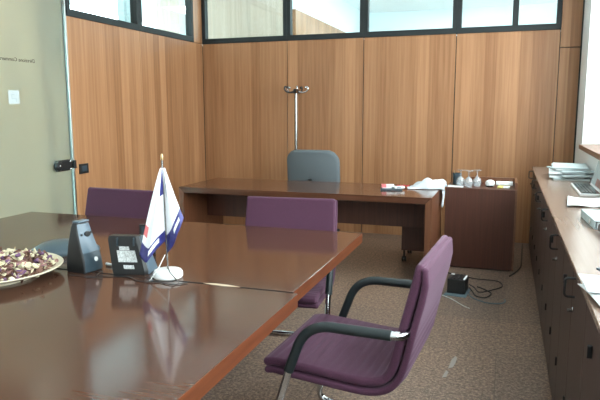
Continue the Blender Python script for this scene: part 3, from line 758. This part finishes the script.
def back_sticker(a0, a1, z0, z1, mat):
    bm = bm_new()
    yy = lambda z: -.055+.019*z/.15-.0022
    xs = lambda z, t: (-.064-.022*z/.15)*(1-t)+(.076-.036*z/.15)*t
    P = [V((xs(z0, a0), yy(z0), z0)), V((xs(z0, a1), yy(z0), z0)), V((xs(z1, a1), yy(z1), z1)), V((xs(z1, a0), yy(z1), z1))]
    loft(bm, [P, [p+V((0, .003, 0)) for p in P]]); return build('sticker', bm, mat, ph, smooth=False)
back_sticker(.26, .88, .055, .105, 'sticker'); back_sticker(.36, .70, .107, .122, 'sticker'); back_sticker(.40, .74, .026, .042, 'sticker')
for t in (.25, .86):
    bm = bm_new(); box(bm, -.064+.12*t-.012, -.064+.12*t-.006, -.047, -.030, .125, .160, .001, 1); build('clip', bm, 'blue_dark', ph)

# low conference phone behind the platter
M['slate'] = plain('slate_grey_plastic', (.055, .085, .105), .32)
cf = thing('conference_phone', 'low blue-grey conference phone half hidden behind the platter', 'phone', (-2.10, 2.425, TZT), radians(20))
bm = bm_new(); rings = []
for s_, z in ((.98, 0), (1, .010), (.97, .022), (.80, .038), (.55, .050), (.30, .056), (.05, .058)):
    rings.append([V((.165*s_*cos(2*pi*k/36)*(1+.10*cos(6*pi*k/36)), .135*s_*sin(2*pi*k/36)*(1+.10*cos(6*pi*k/36)), z)) for k in range(36)])
loft(bm, rings); build('housing', bm, 'slate', cf, ang=60)
bm = bm_new(); box(bm, .02, .13, -.07, .05, .028, .048, .006, 2); build('keypad', bm, 'blue_grey', cf)

# small black frame behind the wedge unit
fr = thing('photo_frame', 'small black upright frame standing behind the wedge unit', 'frame', (-1.655, 2.50, TZT), radians(25))
bm = bm_new(); w_, h_, t_ = .075, .152, .012
box(bm, -w_/2, w_/2, 0, .014, 0, t_, .002, 1); box(bm, -w_/2, w_/2, 0, .014, h_-t_, h_, .002, 1); box(bm, -w_/2, -w_/2+t_, 0, .014, t_, h_-t_, .002, 1); box(bm, w_/2-t_, w_/2, 0, .014, t_, h_-t_, .002, 1); build('rim', bm, 'black', fr)
bm = bm_new(); box(bm, -w_/2+t_, w_/2-t_, .004, .010, t_, h_-t_); build('screen', bm, 'blue_dark', fr)
bm = bm_new(); box(bm, -.02, .02, .010, .055, 0, .008, .002, 1); box(bm, -.02, .02, .012, .018, 0, .06, .002, 1); build('prop_leg', bm, 'black', fr)

# table flag
S = 2.56/600
fl = thing('table_flag', 'white table flag with blue fringe on a round white base', 'flag', (-1.345, 2.176, TZT), radians(18.9))
bm = bm_new(); lathe(bm, [(0, 0), (.058, 0), (.063, .006), (.063, .022), (.057, .032), (.03, .036), (0, .037)], 40); build('base', bm, 'white_pl', fl)
bm = bm_new(); tube(bm, [(0, 0, .03), (-.008, 0, .505)], .0035, 10); build('pole', bm, 'dark_steel', fl)
bm = bm_new(); lathe(bm, [(.003, .500), (.006, .504), (.006, .520), (.003, .528), (0, .530)], 12, (-.0082, 0, 0)); build('finial', bm, 'brass', fl)
for q in ([(-.008, -.01, .10), (-.025, -.045, .06), (-.062, -.075, .002)], [(.0, -.01, .055), (.02, -.05, .034), (.062, -.085, .002)], [(-.075, -.088, .004), (-.02, -.078, .006), (.045, -.086, .004)]):
    bm = bm_new(); tube(bm, [V(p) for p in q], (.0026 if q[2][2] < .003 else .0018), 8); build('strut', bm, 'dark_steel' if q[2][2] < .003 else 'cord', fl)
def flag_cloth():
    bm = bm_new(); nu, nv = 30, 34; g = []
    def lerp(a, t):
        for (t0, v0), (t1, v1) in zip(a, a[1:]):
            if t <= t1: return v0+(v1-v0)*(t-t0)/(t1-t0)
        return a[-1][1]
    # u: -1 outer left .. 0 pole .. 1 outer right; t: 0 top .. 1 bottom hem
    for j in range(nv+1):
        t = j/nv; row = []
        for i in range(nu+1):
            u = -1+2*i/nu
            ztop = .470
            if u < 0: zb = lerp([(0, .165), (.35, .13), (.62, .082), (.85, .092), (1, .110)], -u)
            else: zb = lerp([(0, .105), (.3, .150), (.55, .200), (1, .262)], u)
            z = ztop+(zb-ztop)*t
            d_ = (ztop-z)/(.470-.10)
            xl = -.016-.094*min(1.1, d_)**.9; xr = .004+.140*min(1.1, d_)**1.05
            xp = -.006+.006*d_
            x = xp+(xl-xp)*(-u) if u < 0 else xp+(xr-xp)*u
            y = -.004+.014*d_-.085*d_*min(1, abs(u)*2.2)+.045*d_*max(0, abs(u)-.45) + .008*sin(9*u+4*t)*d_
            row.append(bm.verts.new((x, y, z)))
        g.append(row)
    for j in range(nv):
        for i in range(nu):
            f = bm.faces.new((g[j][i], g[j][i+1], g[j+1][i+1], g[j+1][i])); t = (j+.5)/nv; u = -1+2*(i+.5)/nu
            if t > (.86 if u < 0 else .80): f.material_index = 1
            if -.34 < u < -.05 and t < .36: f.material_index = 1
            if u < -.78 and .66 < t < .76: f.material_index = 2
            if -.62 < u < -.30 and .88 < t < .95: f.material_index = 0
            if .40 < u < .80 and .84 < t < .92: f.material_index = 0
    o = build('cloth', bm, ['flag_white', 'flag_blue', 'pink'], fl, ang=180)
    s = o.modifiers.new('s', 'SOLIDIFY'); s.thickness = .0015
flag_cloth()

# cords between the desk units
def cord(pts, r, mat, label, name='cord', parent=None):
    bm = bm_new(); tube(bm, smooth_path(pts, 8), r, 8); o = build(name, bm, mat, parent)
    return tag(o, label, 'cord')
z0 = TZT+.003
cord([(-1.665, 2.14, z0), (-1.64, 2.09, z0), (-1.58, 2.105, z0), (-1.50, 2.115, z0), (-1.42, 2.075, z0), (-1.34, 2.09, z0), (-1.27, 2.075, z0), (-1.22, 2.12, z0)], .0024, 'cord', 'black cord snaking on the table from the speaker towards the flag base')
cord([(-1.72, 2.26, z0+.004), (-1.68, 2.25, z0+.004), (-1.65, 2.27, z0+.010), (-1.62, 2.32, z0+.012), (-1.58, 2.36, z0+.004)], .0075, 'white_pl', 'short white cord on the table between the speaker and the wedge unit')
cord([(-1.76, 2.06, z0), (-1.70, 2.065, z0), (-1.67, 2.06, z0), (-1.60, 2.07, z0)], .002, 'cord', 'thin black cord on the table in front of the upright speaker')

# ------------------------------------------------------------------ things on the floor
bx = thing('power_adapter', 'black ribbed power unit on a grey board on the floor by the low cabinet', 'power unit', (-.315, 4.80, 0), radians(-6))
bm = bm_new(); box(bm, -.085, .085, -.13, .10, 0, .010, .002, 1); build('board', bm, 'cord_blue', bx)
bm = bm_new(); box(bm, -.070, .070, -.085, .085, .0105, .125, .006, 2)
for k in range(4): box(bm, -.050+k*.028, -.036+k*.028, -.075, .078, .125, .131, .002, 1)
build('housing', bm, 'black', bx)
bm = bm_new(); box(bm, -.062, -.035, .03, .06, .1315, .134, .001, 1); build('label', bm, 'paper', bx)
bm = bm_new(); box(bm, .050, .066, -.07, .06, .1255, .1285, .001, 1); build('label', bm, 'paper', bx)
zc = .006
cord([(-.230, 4.84, .06), (-.19, 4.86, .03), (-.15, 4.83, zc), (-.06, 4.92, zc), (.02, 5.05, zc), (-.02, 5.20, zc), (-.20, 5.22, zc), (-.36, 5.30, zc), (-.44, 5.34, zc)], .0045, 'cord', 'black cable looping right from the floor power unit towards the low cabinet')
cord([(-.228, 4.79, .05), (-.20, 4.78, .02), (-.17, 4.72, zc), (-.10, 4.70, zc), (-.06, 4.80, .014), (-.12, 4.88, .020), (-.17, 4.95, .014)], .0055, 'cord', 'black cable curled into a small loop right of the floor power unit')
cord([(-.235, 4.75, .03), (-.20, 4.68, zc), (-.10, 4.58, zc), (.0, 4.58, zc), (.045, 4.64, zc), (.04, 4.70, zc)], .005, 'cord_blue', 'thick grey cable lying in an arc in front of the floor power unit')
cord([(-.42, 4.66, zc), (-.34, 4.58, zc), (-.25, 4.45, zc), (-.20, 4.40, zc)], .003, 'sticker', 'thin pale wire on the floor left of the floor power unit')
cord([(.08, 5.40, zc), (.13, 5.55, zc), (.175, 5.75, zc), (.19, 6.05, zc), (.20, 6.4, zc), (.21, 6.75, zc)], .0055, 'cord', 'dark cable running along the gap between the low cabinet and the sideboard')
bm = bm_new(); prism(bm, [(-.018, -.09), (.006, -.07), (.014, -.01), (.020, .07), (.008, .10), (-.010, .04)], 'z', 0, .0008); prism(bm, [(-.040, -.22), (-.018, -.21), (-.012, -.14), (-.026, -.12)], 'z', 0, .0008)  # two flat pale streaks laid on the floor
tag(build('streak_mark', bm, 'streak', None, (-.235, 3.40, .0004)), 'white streak marks on the stone floor right of the foreground armchair', 'mark')

# ------------------------------------------------------------------ light
wd = bpy.data.worlds.new('World'); SC.world = wd; wd.use_nodes = True
bg = wd.node_tree.nodes['Background']; bg.inputs[0].default_value = (.92, .97, 1.0, 1); bg.inputs[1].default_value = 6.4
def area(name, loc, rot, sx, sy, power, col=(1, 1, 1), portal=False):
    l = bpy.data.lights.new(name, 'AREA'); l.shape = 'RECTANGLE'; l.size = sx; l.size_y = sy; l.energy = power; l.color = col
    if portal: l.cycles.is_portal = True
    o = bpy.data.objects.new(name, l); COL.objects.link(o); o.location = loc; o.rotation_euler = rot; return o
area('daylight_portal', (XR+.27, (WY0+WY1)/2, 2.0), (0, radians(90), 0), 1.78, WY1-WY0, 1, portal=True)
area('daylight_portal', (3.25, 10.0, 2.25), (0, radians(90), 0), .5, 6.2, 1, portal=True)
area('daylight_portal', (-8.62, 5.3, 3.58), (0, 0, 0), .75, 15.8, 1, portal=True)
for x, y in ((-5.2, 1.2), (-5.2, 3.6), (-6.6, 6.5), (-6.6, 10.0)): area('corridor_fill_light', (x, y, 3.49), (0, 0, 0), .6, 1.2, 135, (.92, .98, 1))  # unseen lights added to brighten the frosted door and left panes
for x, y in ((-1.2, 9.2), (-1.2, 11.6)): area('office_fill_light', (x, y, 3.49), (0, 0, 0), 1.2, 1.2, 45, (.92, .98, 1))  # unseen lights added to brighten the room behind the upper windows

# ------------------------------------------------------------------ camera
f, yaw, pit, rol = 600.307, .330587, .149947, -.0025908
fwd = V((-sin(yaw)*cos(pit), cos(yaw)*cos(pit), -sin(pit))); right = V((cos(yaw), sin(yaw), 0)); up = right.cross(fwd)
r_ = right*cos(rol)+up*sin(rol); u_ = -right*sin(rol)+up*cos(rol)
cam = bpy.data.cameras.new('camera'); co = bpy.data.objects.new('camera', cam); COL.objects.link(co)
cam.sensor_width = 36; cam.lens = f/600*36; cam.clip_start = .05
mw = Matrix((( r_.x, u_.x, -fwd.x, 0), (r_.y, u_.y, -fwd.y, 0), (r_.z, u_.z, -fwd.z, 1.45), (0, 0, 0, 1)))
co.matrix_world = mw
SC.camera = co
SC.view_settings.view_transform = 'Standard'; SC.view_settings.look = 'None'; SC.view_settings.exposure = .95; SC.view_settings.gamma = 1
SC.view_settings.use_curve_mapping = False
SC.cycles.max_bounces = 10; SC.cycles.diffuse_bounces = 5; SC.cycles.transparent_max_bounces = 16; SC.cycles.sample_clamp_indirect = 6
